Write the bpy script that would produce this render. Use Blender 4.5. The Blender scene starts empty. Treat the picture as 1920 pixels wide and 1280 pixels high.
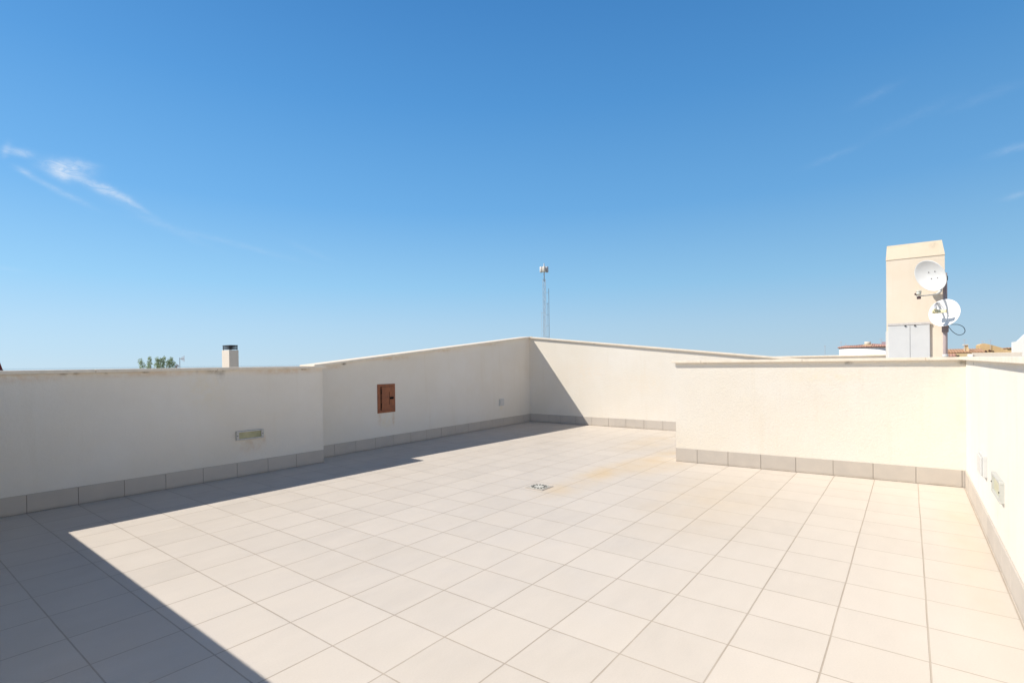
import bpy, bmesh, math, random
from mathutils import Vector, Matrix, Quaternion
R = math.radians
random.seed(7)
scene = bpy.context.scene
col = scene.collection
T = 0.33                                   # one floor tile

# ------------------------------------------------------------------ objects
def tag(o, label=None, cat=None, group=None, kind=None):
    if label: o['label'] = label
    if cat: o['category'] = cat
    if group: o['group'] = group
    if kind: o['kind'] = kind
    return o

def empty(name, loc, label, cat, group=None, rz=0.0):
    o = bpy.data.objects.new(name, None)
    o.empty_display_size = 0.1
    o.location = loc
    o.rotation_euler = (0, 0, rz)
    col.objects.link(o)
    return tag(o, label, cat, group)

class MB:
    """collects shapes (world coordinates) and links them as ONE mesh object"""
    def __init__(s):
        s.bm = bmesh.new()
    def hexa(s, p):                        # 8 points: bottom ring 0-3, top ring 4-7
        v = [s.bm.verts.new(q) for q in p]
        f = [(3, 2, 1, 0), (4, 5, 6, 7), (0, 1, 5, 4), (1, 2, 6, 5), (2, 3, 7, 6), (3, 0, 4, 7)]
        fs = [s.bm.faces.new([v[i] for i in q]) for q in f]
        return v, fs
    def box(s, x0, x1, y0, y1, z0, z1, bevel=0.0, mat=None):
        x0, x1 = sorted((x0, x1)); y0, y1 = sorted((y0, y1)); z0, z1 = sorted((z0, z1))
        p = [Vector(q) for q in ((x0, y0, z0), (x1, y0, z0), (x1, y1, z0), (x0, y1, z0),
                                 (x0, y0, z1), (x1, y0, z1), (x1, y1, z1), (x0, y1, z1))]
        if mat is not None: p = [mat @ q for q in p]
        v, fs = s.hexa(p)
        if bevel: s.bev(v, bevel)
        return s
    def bev(s, v, w, seg=2):
        es = {e for q in v for e in q.link_edges}
        bmesh.ops.bevel(s.bm, geom=list(es), offset=w, segments=seg, affect='EDGES', profile=0.6)
    def tube(s, pts, r, n=10, caps=True):
        pts = [Vector(p) for p in pts]
        rs = r if isinstance(r, (list, tuple)) else [r] * len(pts)
        rings = []
        prev = None
        for i, p in enumerate(pts):
            d = (pts[min(i + 1, len(pts) - 1)] - pts[max(i - 1, 0)]).normalized()
            if prev is None:
                a = d.orthogonal().normalized()
            else:
                a = (prev - d * prev.dot(d)).normalized()
            prev = a
            b = d.cross(a)
            rings.append([s.bm.verts.new(p + (a * math.cos(k * 2 * math.pi / n) + b * math.sin(k * 2 * math.pi / n)) * rs[i]) for k in range(n)])
        for i in range(len(rings) - 1):
            for k in range(n):
                f = s.bm.faces.new((rings[i][k], rings[i][(k + 1) % n], rings[i + 1][(k + 1) % n], rings[i + 1][k]))
                f.smooth = n > 6
        if caps:
            s.bm.faces.new(rings[0][::-1]); s.bm.faces.new(rings[-1])
        return s
    def lathe(s, prof, n, mat, smooth=True, close=False):
        rings = [[s.bm.verts.new(mat @ Vector((r * math.cos(2 * math.pi * k / n), r * math.sin(2 * math.pi * k / n), z))) for k in range(n)] for r, z in prof]
        m = len(rings)
        for i in range(m if close else m - 1):
            a, b = rings[i], rings[(i + 1) % m]
            for k in range(n):
                f = s.bm.faces.new((a[k], a[(k + 1) % n], b[(k + 1) % n], b[k]))
                f.smooth = smooth
        if not close:
            if prof[0][0] > 1e-6: s.bm.faces.new(rings[0][::-1])
            if prof[-1][0] > 1e-6: s.bm.faces.new(rings[-1])
        return s
    def poly(s, pts):
        return s.bm.faces.new([s.bm.verts.new(p) for p in pts])
    def prism(s, pts, d):                  # planar outline pushed along d
        d = Vector(d)
        a = [s.bm.verts.new(Vector(p)) for p in pts]
        b = [s.bm.verts.new(Vector(p) + d) for p in pts]
        n = len(a)
        s.bm.faces.new(a[::-1]); s.bm.faces.new(b)
        for i in range(n):
            s.bm.faces.new((a[i], a[(i + 1) % n], b[(i + 1) % n], b[i]))
        return s
    def build(s, name, mat, parent=None, recalc=True, **kw):
        if recalc: bmesh.ops.recalc_face_normals(s.bm, faces=s.bm.faces)
        me = bpy.data.meshes.new(name)
        if parent is not None:             # children are stored in the thing's own frame
            bpy.context.view_layer.update()
            w = parent.matrix_world.inverted()
            s.bm.transform(w)
        s.bm.to_mesh(me); s.bm.free()
        me.materials.append(mat)
        o = bpy.data.objects.new(name, me)
        col.objects.link(o)
        if parent is not None: o.parent = parent
        return tag(o, **kw)

def frame(p, n, up=(0, 0, 1)):
    """matrix with local z along n at p"""
    n = Vector(n).normalized(); u = Vector(up)
    x = u.cross(n).normalized(); y = n.cross(x)
    m = Matrix((x, y, n)).transposed().to_4x4(); m.translation = Vector(p)
    return m

# ---------------------------------------------------------------- materials
class Mat:
    def __init__(s, name, rough=0.8, spec=0.3, metal=0.0):
        s.m = bpy.data.materials.new(name); s.m.use_nodes = True
        s.nt = s.m.node_tree; s.n = s.nt.nodes; s.l = s.nt.links
        s.b = s.n['Principled BSDF']
        s.b.inputs['Roughness'].default_value = rough
        s.b.inputs['Specular IOR Level'].default_value = spec
        s.b.inputs['Metallic'].default_value = metal
        g = s.n.new('ShaderNodeNewGeometry'); s.pos = g.outputs['Position']
        s.bumpn = None
    def node(s, t, **kw):
        n = s.n.new(t)
        for k, v in kw.items():
            if k.startswith('i_'): n.inputs[k[2:].replace('_', ' ')].default_value = v
            else: setattr(n, k, v)
        return n
    def link(s, a, b): s.l.new(a, b)
    def noise(s, scale, detail=3, rough=0.55, vec=None):
        n = s.node('ShaderNodeTexNoise'); n.inputs['Scale'].default_value = scale
        n.inputs['Detail'].default_value = detail; n.inputs['Roughness'].default_value = rough
        s.link(vec or s.pos, n.inputs['Vector']); return n.outputs['Fac']
    def map(s, f, a, b, c=0.0, d=1.0, smooth=False):
        n = s.node('ShaderNodeMapRange'); n.inputs[1].default_value = a; n.inputs[2].default_value = b
        n.inputs[3].default_value = c; n.inputs[4].default_value = d
        if smooth: n.interpolation_type = 'SMOOTHSTEP'
        s.link(f, n.inputs[0]); return n.outputs[0]
    def math(s, op, a, b=None, c=None):
        n = s.node('ShaderNodeMath', operation=op)
        for i, v in enumerate((a, b, c)):
            if v is None: continue
            if isinstance(v, (int, float)): n.inputs[i].default_value = v
            else: s.link(v, n.inputs[i])
        return n.outputs[0]
    def mix(s, f, a, b, mode='MIX'):
        n = s.node('ShaderNodeMix', data_type='RGBA', blend_type=mode)
        for sock, v in ((n.inputs[0], f), (n.inputs[6], a), (n.inputs[7], b)):
            if isinstance(v, (int, float)): sock.default_value = v
            elif isinstance(v, tuple): sock.default_value = (*v, 1) if len(v) == 3 else v
            else: s.link(v, sock)
        return n.outputs[2]
    def color(s, v):
        if isinstance(v, tuple): s.b.inputs['Base Color'].default_value = (*v, 1)
        else: s.link(v, s.b.inputs['Base Color'])
    def bump(s, h, dist=0.002, strength=1.0):
        n = s.node('ShaderNodeBump'); n.inputs['Distance'].default_value = dist; n.inputs['Strength'].default_value = strength
        s.link(h, n.inputs['Height'])
        if s.bumpn: s.link(s.bumpn, n.inputs['Normal'])
        s.bumpn = n.outputs[0]; s.link(s.bumpn, s.b.inputs['Normal'])
    def blob(s, c, rad, wob=0.0):
        """soft spot of wear or dirt at c with radii rad"""
        a = s.node('ShaderNodeVectorMath', operation='SUBTRACT'); s.link(s.pos, a.inputs[0]); a.inputs[1].default_value = c
        b = s.node('ShaderNodeVectorMath', operation='DIVIDE'); s.link(a.outputs[0], b.inputs[0]); b.inputs[1].default_value = rad
        l = s.node('ShaderNodeVectorMath', operation='LENGTH'); s.link(b.outputs[0], l.inputs[0])
        return s.map(l.outputs['Value'], 1.0, 0.0, 0.0, 1.0, True)

def flat(name, c, rough=0.7, spec=0.3, metal=0.0, var=0.12, scale=30.0, bump=0.0):
    m = Mat(name, rough, spec, metal)
    n = m.map(m.noise(scale, 4), 0.3, 0.7, 1 - var, 1 + var * 0.5)
    g = m.node('ShaderNodeCombineColor')
    for i in range(3): m.link(n, g.inputs[i])
    m.color(m.mix(1.0, c, g.outputs[0], 'MULTIPLY'))
    if bump: m.bump(m.noise(scale * 4, 3), bump)
    return m.m

def stucco(name, c, stains=(), fine=0.0028):
    """rough plaster; stains = (centre, radii, colour, strength)"""
    m = Mat(name, 0.93, 0.15)
    big = m.map(m.noise(1.1, 4, 0.6), 0.35, 0.7)
    c2 = (c[0] * 0.955, c[1] * 0.93, c[2] * 0.885)
    k = m.mix(big, c, c2)
    gr = m.map(m.noise(330, 2, 0.7), 0.25, 0.75, 0.93, 1.03)
    g = m.node('ShaderNodeCombineColor')
    for i in range(3): m.link(gr, g.inputs[i])
    k = m.mix(1.0, k, g.outputs[0], 'MULTIPLY')
    dv = m.node('ShaderNodeVectorMath', operation='MULTIPLY'); dv.inputs[1].default_value = (9, 9, .7); m.link(m.pos, dv.inputs[0])
    dn = m.map(m.noise(1.0, 4, .6, dv.outputs[0]), .56, .74)
    k = m.mix(m.math('MULTIPLY', dn, .24), k, (c[0] * .86, c[1] * .80, c[2] * .70))
    pt = m.map(m.noise(5.5, 5, .7), .42, .66)
    k = m.mix(m.math('MULTIPLY', pt, .26), k, (c[0] * .93, c[1] * .91, c[2] * .90))
    if stains:
        br = m.map(m.noise(16, 4, 0.6), 0.33, 0.62)
        for (p, rad, sc, st) in stains:
            f = m.math('MULTIPLY', m.math('MULTIPLY', m.blob(p, rad), br), st)
            k = m.mix(f, k, sc)
    m.color(k)
    h = m.math('ADD', m.noise(190, 3, 0.65), m.math('MULTIPLY', m.noise(45, 3), 0.8))
    m.bump(h, fine)
    return m.m

CREAM = (0.80, 0.752, 0.672)
DARK = (0.10, 0.085, 0.07); RUST = (0.62, 0.44, 0.27); YEL = (0.78, 0.66, 0.44)
nl_y = lambda x: 0.129 - 0.0309 * (x + 0.157)
fl_y = lambda x: 0.30 + 0.02265 * (x - 2.66)

st_nl = [((1.45, nl_y(1.45), 1.13), (.13, .09, .06), DARK, .9), ((1.50, nl_y(1.5), 1.10), (.06, .09, .12), DARK, .5),
         ((0.31, nl_y(.3), 1.13), (.06, .09, .03), DARK, .9), ((2.41, nl_y(2.41), 1.13), (.07, .09, .03), DARK, .9),
         ((2.2, .06, 1.11), (.7, .1, .06), RUST, .55), ((0.9, .10, 1.11), (.9, .1, .05), RUST, .5), ((-0.1, .12, 1.10), (.6, .1, .07), RUST, .5),
         ((1.35, .08, .95), (.3, .1, .3), YEL, .35), ((1.80, .07, .33), (.22, .09, .16), RUST, .45), ((1.93, .07, .37), (.05, .09, .06), RUST, .6)]
for i in range(7):
    x = random.uniform(-.4, 2.5); st_nl.append(((x, nl_y(x), 1.125), (random.uniform(.02, .05), .09, random.uniform(.012, .03)), DARK, .6))
st_fl = [((3.15, fl_y(3.15), 1.185), (.06, .09, .03), DARK, .95), ((2.95, .3, 1.14), (.35, .09, .05), RUST, .5),
         ((3.9, .32, 1.26), (.8, .1, .06), RUST, .5), ((5.0, .35, 1.38), (.7, .1, .05), RUST, .4), ((6.2, .38, 1.5), (.6, .1, .06), RUST, .3),
         ((3.73, .33, .40), (.05, .09, .13), RUST, .6), ((3.98, .33, .38), (.04, .09, .16), RUST, .7), ((3.85, .33, .36), (.2, .09, .16), YEL, .5),
         ((6.56, .38, .34), (.07, .09, .08), YEL, .6), ((2.72, .3, .5), (.12, .09, .6), YEL, .35)]
st_nr = [((5.23, -5.08, 1.135), (.09, .05, .03), DARK, .95), ((5.30, -5.93, 1.13), (.09, .06, .035), DARK, .7),
         ((5.12, -3.72, 1.145), (.09, .03, .015), DARK, .7), ((5.16, -4.21, 1.15), (.09, .03, .012), DARK, .8),
         ((5.30, -5.93, .6), (.09, .13, .7), YEL, .22), ((5.2, -5.0, 1.0), (.1, .9, .12), YEL, .3)]
st_fw = [((7.52, -.9, 1.0), (.2, .7, .35), (.80, .66, .50), .35), ((7.6, -1.9, .8), (.2, .8, .3), (.80, .68, .53), .3),
         ((7.56, -1.0, 1.50), (.1, .05, .02), DARK, .7), ((7.70, -3.6, 1.24), (.1, .1, .02), DARK, .7)]
st_rw = [((3.2, -5.96, .3), (.25, .1, .3), YEL, .3), ((4.6, -5.96, 1.13), (.05, .09, .02), DARK, .6)]
M = {}
M['st_nl'] = stucco('plaster_near_left', CREAM, st_nl)
M['st_fl'] = stucco('plaster_far_left', CREAM, st_fl)
M['st_nr'] = stucco('plaster_near_right', CREAM, st_nr)
M['st_fw'] = stucco('plaster_far', CREAM, st_fw)
M['st_rw'] = stucco('plaster_right', (0.80, 0.765, 0.70), st_rw)
M['st'] = stucco('plaster', CREAM)
M['st_ch'] = stucco('plaster_chimney', (0.85, 0.745, 0.61))
M['st_cap'] = stucco('plaster_chimney_cap', (0.87, 0.745, 0.585), [((13.99, -6.0, 3.66), (.1, .12, .1), (.35, .3, .25), .5), ((13.99, -5.3, 3.74), (.1, .5, .05), (.75, .52, .28), .5)])
M['coping'] = flat('coping_stone', (0.80, 0.71, 0.585), 0.7, 0.3, var=.10, scale=14)
M['white_wall'] = flat('white_render', (0.93, 0.90, 0.85), 0.9, 0.2, var=.05)
M['tan'] = flat('tan_render', (0.66, 0.46, 0.24), 0.9, 0.2, var=.10, scale=2)
M['palewall'] = flat('pale_render', (0.72, 0.55, 0.32), 0.9, 0.2, var=.08, scale=2)
M['grey_wall'] = flat('grey_render', (0.70, 0.63, 0.54), 0.9, 0.2, var=.08, scale=3)
M['grey_metal'] = flat('cabinet_paint', (0.66, 0.66, 0.65), 0.5, 0.4, var=.04, scale=4)
M['dark_metal'] = flat('dark_metal', (0.045, 0.045, 0.05), 0.5, 0.4)
M['pole_metal'] = flat('pole_paint', (0.42, 0.34, 0.33), 0.6, 0.4, var=.1)
M['galv'] = flat('galvanised_steel', (0.36, 0.37, 0.40), 0.5, 0.5, 0.3)
M['far_metal'] = flat('weathered_aluminium', (0.50, 0.52, 0.56), 0.6, 0.4)
M['dish_w'] = flat('white_enamel', (0.82, 0.82, 0.82), 0.4, 0.4, var=.04, scale=5)
M['dish_g'] = flat('pale_grey_enamel', (0.78, 0.79, 0.79), 0.4, 0.4, var=.05, scale=5)
M['cream_plastic'] = flat('cream_plastic', (0.72, 0.66, 0.42), 0.5, 0.4)
M['cable'] = flat('black_cable', (0.03, 0.035, 0.05), 0.6)
M['white_plastic'] = flat('white_plastic', (0.58, 0.58, 0.56), 0.35, 0.4, var=.03)
M['grey_plastic'] = flat('grey_plastic', (0.60, 0.59, 0.57), 0.4, 0.4, var=.03)
M['alu'] = flat('lamp_frame', (0.50, 0.49, 0.46), 0.45, 0.5, 0.2, var=.15, scale=60)
M['bark'] = flat('bark', (0.13, 0.10, 0.075), 0.9)
M['black'] = flat('black_gap', (0.012, 0.010, 0.010), 0.8, .1)

def m_rust():
    m = Mat('rusty_brown_paint', 0.6, 0.3)
    a = m.map(m.noise(14, 5, 0.65), 0.35, 0.65)
    c = m.mix(a, (0.36, 0.125, 0.055), (0.24, 0.095, 0.05))
    b = m.map(m.noise(60, 3), 0.55, 0.72)
    m.color(m.mix(m.math('MULTIPLY', b, .6), c, (0.16, 0.07, 0.04)))
    m.bump(m.noise(90, 3), .0008); return m.m
M['rust'] = m_rust()

def m_tile_roof(name, c):
    m = Mat(name, 0.85, 0.2)
    a = m.map(m.noise(5, 4, .6), .3, .7)
    w = m.node('ShaderNodeTexWave', wave_type='BANDS', bands_direction='Y'); w.inputs['Scale'].default_value = 1.6; m.link(m.pos, w.inputs['Vector'])
    k = m.mix(a, c, (c[0] * .72, c[1] * .66, c[2] * .6))
    k = m.mix(m.map(w.outputs['Fac'], 0, 1, .0, .25), k, (c[0] * .4, c[1] * .35, c[2] * .3))
    m.color(k); m.bump(w.outputs['Fac'], .03); return m.m
M['terracotta'] = m_tile_roof('terracotta_tiles', (0.66, 0.40, 0.25))
M['redtile'] = m_tile_roof('rose_red_tiles', (0.60, 0.36, 0.30))
M['darkred'] = m_tile_roof('dark_red_tiles', (0.20, 0.035, 0.04))

def m_leaf():
    m = Mat('leaves', 0.6, 0.3)
    a = m.map(m.noise(9, 3), .35, .65)
    m.color(m.mix(a, (0.20, 0.26, 0.14), (0.38, 0.42, 0.30)))
    tl = m.node('ShaderNodeBsdfTranslucent'); tl.inputs['Color'].default_value = (.34, .44, .20, 1)
    ms = m.node('ShaderNodeMixShader'); ms.inputs[0].default_value = .45
    m.link(m.b.outputs[0], ms.inputs[1]); m.link(tl.outputs[0], ms.inputs[2]); m.link(ms.outputs[0], m.n['Material Output'].inputs['Surface'])
    return m.m
M['leaf'] = m_leaf()
M['leaf_red'] = flat('rust_red_leaves', (0.34, 0.14, 0.09), .7, var=.3, scale=20)

def m_glass():
    m = Mat('yellowed_ribbed_glass', 0.25, 0.5)
    w = m.node('ShaderNodeTexWave', wave_type='BANDS', bands_direction='X'); w.inputs['Scale'].default_value = 28; m.link(m.pos, w.inputs['Vector'])
    a = m.map(m.noise(9, 3), .35, .65)
    c = m.mix(a, (0.50, 0.47, 0.27), (0.37, 0.36, 0.20))
    m.color(c); m.bump(w.outputs['Fac'], .003)
    m.b.inputs['Coat Weight'].default_value = .5
    return m.m
M['glass'] = m_glass()

def m_skirt():
    m = Mat('grey_skirting_tile', 0.55, 0.35)
    s = m.node('ShaderNodeVectorMath', operation='SNAP'); o = m.node('ShaderNodeVectorMath', operation='ADD')
    o.inputs[1].default_value = (T * 50, T * 50, 5.0); m.link(m.pos, o.inputs[0])
    m.link(o.outputs[0], s.inputs[0]); s.inputs[1].default_value = (T, T, 10)
    wn = m.node('ShaderNodeTexWhiteNoise'); m.link(s.outputs[0], wn.inputs['Vector'])
    t = m.map(wn.outputs['Value'], 0, 1)
    c = m.mix(t, (0.52, 0.47, 0.41), (0.465, 0.42, 0.37))
    n = m.map(m.noise(7, 5, .6), .35, .7)
    c = m.mix(m.math('MULTIPLY', n, .5), c, (0.56, 0.50, 0.43))
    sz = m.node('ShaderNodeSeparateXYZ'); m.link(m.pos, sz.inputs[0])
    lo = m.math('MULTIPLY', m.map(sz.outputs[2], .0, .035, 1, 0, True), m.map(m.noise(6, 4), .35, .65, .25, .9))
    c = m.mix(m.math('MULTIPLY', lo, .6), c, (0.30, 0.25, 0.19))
    m.color(c); return m.m
M['skirt'] = m_skirt()

def m_floor():
    m = Mat('terrace_tiles', 0.42, 0.35)
    b = m.node('ShaderNodeTexBrick', offset=0.0, squash=1.0)
    sh = m.node('ShaderNodeVectorMath', operation='ADD'); sh.inputs[1].default_value = (0.003, 0.003, 0); m.link(m.pos, sh.inputs[0])
    wv = m.node('ShaderNodeTexNoise'); wv.inputs['Scale'].default_value = 1.7; m.link(m.pos, wv.inputs['Vector'])
    # joints wander by a millimetre or two
    vm = m.node('ShaderNodeVectorMath', operation='MULTIPLY_ADD'); m.link(wv.outputs['Color'], vm.inputs[0])
    vm.inputs[1].default_value = (.006, .006, 0); m.link(sh.outputs[0], vm.inputs[2])
    m.link(vm.outputs[0], b.inputs['Vector'])
    b.inputs['Scale'].default_value = 1.0
    b.inputs['Brick Width'].default_value = T; b.inputs['Row Height'].default_value = T
    b.inputs['Mortar Size'].default_value = 0.0031; b.inputs['Mortar Smooth'].default_value = 0.1; b.inputs['Bias'].default_value = 0.0
    b.inputs['Color1'].default_value = (0.575, 0.518, 0.452, 1); b.inputs['Color2'].default_value = (0.622, 0.560, 0.488, 1)
    b.inputs['Mortar'].default_value = (0.42, 0.35, 0.275, 1)
    # cloudy glaze: stretched noise differs per tile
    st = m.node('ShaderNodeVectorMath', operation='MULTIPLY'); st.inputs[1].default_value = (3.2, 9.0, 1); m.link(m.pos, st.inputs[0])
    sn = m.node('ShaderNodeVectorMath', operation='SNAP'); m.link(vm.outputs[0], sn.inputs[0]); sn.inputs[1].default_value = (T, T, 10)
    wn = m.node('ShaderNodeTexWhiteNoise'); m.link(sn.outputs[0], wn.inputs['Vector'])
    ad = m.node('ShaderNodeVectorMath', operation='MULTIPLY_ADD'); m.link(wn.outputs['Color'], ad.inputs[0]); ad.inputs[1].default_value = (30, 30, 30); m.link(st.outputs[0], ad.inputs[2])
    cl = m.map(m.noise(1.0, 5, .62, ad.outputs[0]), .30, .72)
    c = m.mix(m.math('MULTIPLY', cl, .55), b.outputs['Color'], (0.652, 0.588, 0.515))
    fine = m.map(m.noise(140, 2), .3, .7, .97, 1.02)
    g = m.node('ShaderNodeCombineColor')
    for i in range(3): m.link(fine, g.inputs[i])
    c = m.mix(1.0, c, g.outputs[0], 'MULTIPLY')
    # patchy dust and faint footprints of dried puddles
    d = m.map(m.noise(.9, 5, .65), .48, .75)
    c = m.mix(m.math('MULTIPLY', d, .22), c, (0.52, 0.46, 0.38))
    # grout darker in stretches
    gf = m.math('MULTIPLY', b.outputs['Fac'], m.map(m.noise(1.3, 3), .35, .65, .2, 1.0))
    c = m.mix(m.math('MULTIPLY', gf, .42), c, (0.30, 0.245, 0.19))
    # ochre water stain running from the drain towards the far parapet
    br = m.map(m.noise(3.5, 4), .3, .6, .35, 1.0)
    for (p, rad, s_) in (((4.1, -3.0, 0), (1.3, .30, 1), .75), ((5.3, -3.15, 0), (1.4, .3, 1), .6), ((4.7, -3.35, 0), (.9, .35, 1), .45), ((6.3, -2.6, 0), (1.5, .5, 1), .35),
                         ((3.1, -3.0, 0), (.45, .3, 1), .45), ((3.5, -4.2, 0), (1.6, .8, 1), .25), ((3.8, -5.85, 0), (2.5, .20, 1), .3)):
        c = m.mix(m.math('MULTIPLY', m.math('MULTIPLY', m.blob(p, rad), br), s_), c, (0.63, 0.47, 0.27))
    m.color(c)
    m.bump(m.math('SUBTRACT', 1.0, b.outputs['Fac']), .0018, .8)
    m.bump(m.noise(60, 3), .0003)
    rg = m.map(m.noise(4, 4), .3, .7, .38, .55); m.link(rg, m.b.inputs['Roughness'])
    return m.m
M['floor'] = m_floor()

def m_ground():
    m = Mat('dry_ground', 0.95, 0.1)
    a = m.map(m.noise(.05, 6, .6), .35, .65)
    m.color(m.mix(a, (0.26, 0.22, 0.15), (0.13, 0.14, 0.08))); return m.m
M['ground'] = m_ground()
def m_sea():
    m = Mat('sea_water', 0.04, 0.5); m.color((0.05, 0.11, 0.16)); m.b.inputs['IOR'].default_value = 1.33
    return m.m
M['sea'] = m_sea()

# ------------------------------------------------------------------- setting
g = MB(); g.bm.faces.new([g.bm.verts.new((760 * math.cos(k * math.pi / 24), 760 * math.sin(k * math.pi / 24), -7)) for k in range(48)])
g.build('ground', M['ground'], kind='structure')
g = MB(); g.poly([(-9000, -9000, -7.8), (9000, -9000, -7.8), (9000, 9000, -7.8), (-9000, 9000, -7.8)])
g.build('sea', M['sea'], kind='structure')
f = MB(); f.box(-5, 20, -12, .66, -.35, 0)
f.build('floor', M['floor'], kind='structure')

# --------------------------------------------------------------------- walls
def wall(name, label, A, B, side, thick, zA, zB, mat, skirt=None, joints=(), cop=.028, over=.034, end=(0, 0), z0=-.3, seg=1.0, jshift=.37, backover=.03, coplabel=None):
    """front face along A->B; side=+1/-1 gives which way the front looks (left/right of A->B)"""
    A = Vector(A); B = Vector(B); d = (B - A); L = d.length; d = d / L
    n = Vector((-d.y, d.x)) * side
    P = lambda s, o, z: Vector((A.x + d.x * s + n.x * o, A.y + d.y * s + n.y * o, z))
    Z = lambda s: zA + (zB - zA) * s / L
    root = empty(name, (A.x, A.y, 0), label, 'wall', 'rendered parapet walls round the terrace')
    b = MB()
    b.hexa([P(0, 0, z0), P(L, 0, z0), P(L, -thick, z0), P(0, -thick, z0),
            P(0, 0, Z(0) - cop), P(L, 0, Z(L) - cop), P(L, -thick, Z(L) - cop), P(0, -thick, Z(0) - cop)])
    b.build('wall_body', mat, root)
    c = MB()
    s = -end[0]; cuts = [s]; q = s + jshift
    while q < L + end[1] - .15:
        cuts.append(q); q += seg
    cuts.append(L + end[1])
    for i in range(len(cuts) - 1):
        a, e = cuts[i] + (.0015 if i else 0), cuts[i + 1] - (.0015 if i < len(cuts) - 2 else 0)
        w = random.uniform(-.0012, .0012)
        v, _ = c.hexa([P(a, over + w, Z(a) - cop), P(e, over + w, Z(e) - cop), P(e, -thick - backover, Z(e) - cop), P(a, -thick - backover, Z(a) - cop),
                       P(a, over + w, Z(a)), P(e, over + w, Z(e)), P(e, -thick - backover, Z(e)), P(a, -thick - backover, Z(a))])
        c.bev(v, .003)
    c.build('coping', M['coping'], root)
    if skirt:
        k = MB()
        js = sorted(joints)
        for a, e in zip(js[:-1], js[1:]):
            a2, e2 = a + .0018, e - .0018
            pr = .010 + random.uniform(-.0008, .0008)
            v, _ = k.hexa([P(a2, 0, .002), P(a2, pr, .002), P(e2, pr, .002), P(e2, 0, .002),
                           P(a2, 0, skirt), P(a2, pr, skirt), P(e2, pr, skirt), P(e2, 0, skirt)])
            k.bev(v, .0015, 1)
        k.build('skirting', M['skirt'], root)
        gr = MB()                       # mortar bed showing in the joints
        gr.hexa([P(js[0], 0, .001), P(js[0], .0065, .001), P(js[-1], .0065, .001), P(js[-1], 0, .001),
                 P(js[0], 0, skirt - .004), P(js[0], .0065, skirt - .004), P(js[-1], .0065, skirt - .004), P(js[-1], 0, skirt - .004)])
        gr.build('joint_mortar', M['mortar'], root)
    return root
M['mortar'] = flat('mortar', (0.20, 0.17, 0.14), 0.9, .1)

def jx(x0, x1, o=0.0):                    # joints at whole tiles between x0 and x1
    r = [x0]
    k = math.ceil((x0 - o) / T + .12)
    while k * T + o < x1 - .03: r.append(k * T + o); k += 1
    return r + [x1]

# near left parapet (front looks to -Y)
A = (-.70, nl_y(-.70)); B = (2.66, nl_y(2.66))
w_nl = wall('parapet_wall', 'shaded cream parapet nearest on the left, with the oblong lamp set in it', A, B, -1, .30, 1.158, 1.160, M['st_nl'],
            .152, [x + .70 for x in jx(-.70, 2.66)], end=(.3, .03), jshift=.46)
# far left parapet, rising to the corner
A = (2.662, fl_y(2.662)); B = (7.516, .41)
w_fl = wall('parapet_wall', 'shaded cream parapet rising to the far corner, with the brown metal hatch', A, B, -1, .26, 1.172, 1.680, M['st_fl'],
            .152, [x - 2.662 for x in jx(2.662, 7.506, .015)], end=(-.03, .06), jshift=.50)
# far parapet, falling to the right
A = (7.516, .41); B = (7.78, -5.2)
w_fw = wall('parapet_wall', 'sunlit far parapet sloping down to the right with a diagonal shadow at its corner', A, B, -1, .26, 1.680, 1.085, M['st_fw'],
            .155, [y for y in [0.012] + [.41 + T * (k + .83) for k in range(0, 15)] + [5.6]], end=(-.04, 0), jshift=.87)
# near right parapet
A = (5.084, -3.391); B = (5.307, -5.962)
w_nr = wall('parapet_wall', 'sunlit cream parapet in front of the chimney, standing free at its left end', A, B, -1, .25, 1.176, 1.183, M['st_nr'],
            .158, [0] + [(-k * T + 3.391) * -1 - .0 for k in range(11, 19)] + [2.572], end=(.035, .03), over=.036, jshift=.33, seg=1.0)
# right parapet
A = (5.56, -5.962); B = (1.45, -5.9613)
w_rw = wall('parapet_wall', 'brilliant white parapet along the right edge with switch cover and lamp', A, B, -1, .25, 1.184, 1.178, M['st_rw'],
            .155, [0.27] + [5.56 - k * T for k in range(15, 4, -1)] + [4.11] , end=(0, 0), over=.036, jshift=.9, seg=1.0)
# low side parapet just outside the left of the frame: it throws the long shadow on the floor
A = (-.742, -3.25); B = (-.706, .12)
w_sp = wall('parapet_wall', 'low cream side parapet left of the camera, outside the picture', A, B, -1, .24, 1.158, 1.158, M['st'],
            .152, [0] + [.20 + T * k for k in range(10)] + [3.37], end=(.03, -.011))

# unseen house added right of the frame to bounce warm light onto shaded walls
sh_ = empty('bounce_block', (-1.2, -7.4, 0), 'added cream bounce block shaped as a stair house with brown door, outside the picture', 'stair house')
b = MB(); b.box(-4.2, 1.446, -8.9, -5.96, -.3, 2.75); b.build('wall', M['st_rw'], sh_)
b = MB(); b.box(-4.26, 1.50, -8.96, -5.91, 2.753, 2.83, .004); b.build('roof', M['coping'], sh_)
b = MB(); b.box(-3.4, -2.5, -5.957, -5.93, .02, 2.1, .003); d_ = b.build('door', M['rust'], sh_)
b = MB(); b.box(-2.62, -2.58, -5.929, -5.88, 1.0, 1.03, .003); b.build('handle', M['dark_metal'], d_)

# parapet beyond, by the chimney
A = (15.0, -.5); B = (15.0, -5.6)
wp = wall('parapet_wall', 'more distant cream parapet with dark shadow line, left of the chimney cabinet', A, B, -1, .22, 1.247, 1.270, M['st'], over=.05, cop=.034, z0=0)

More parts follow.
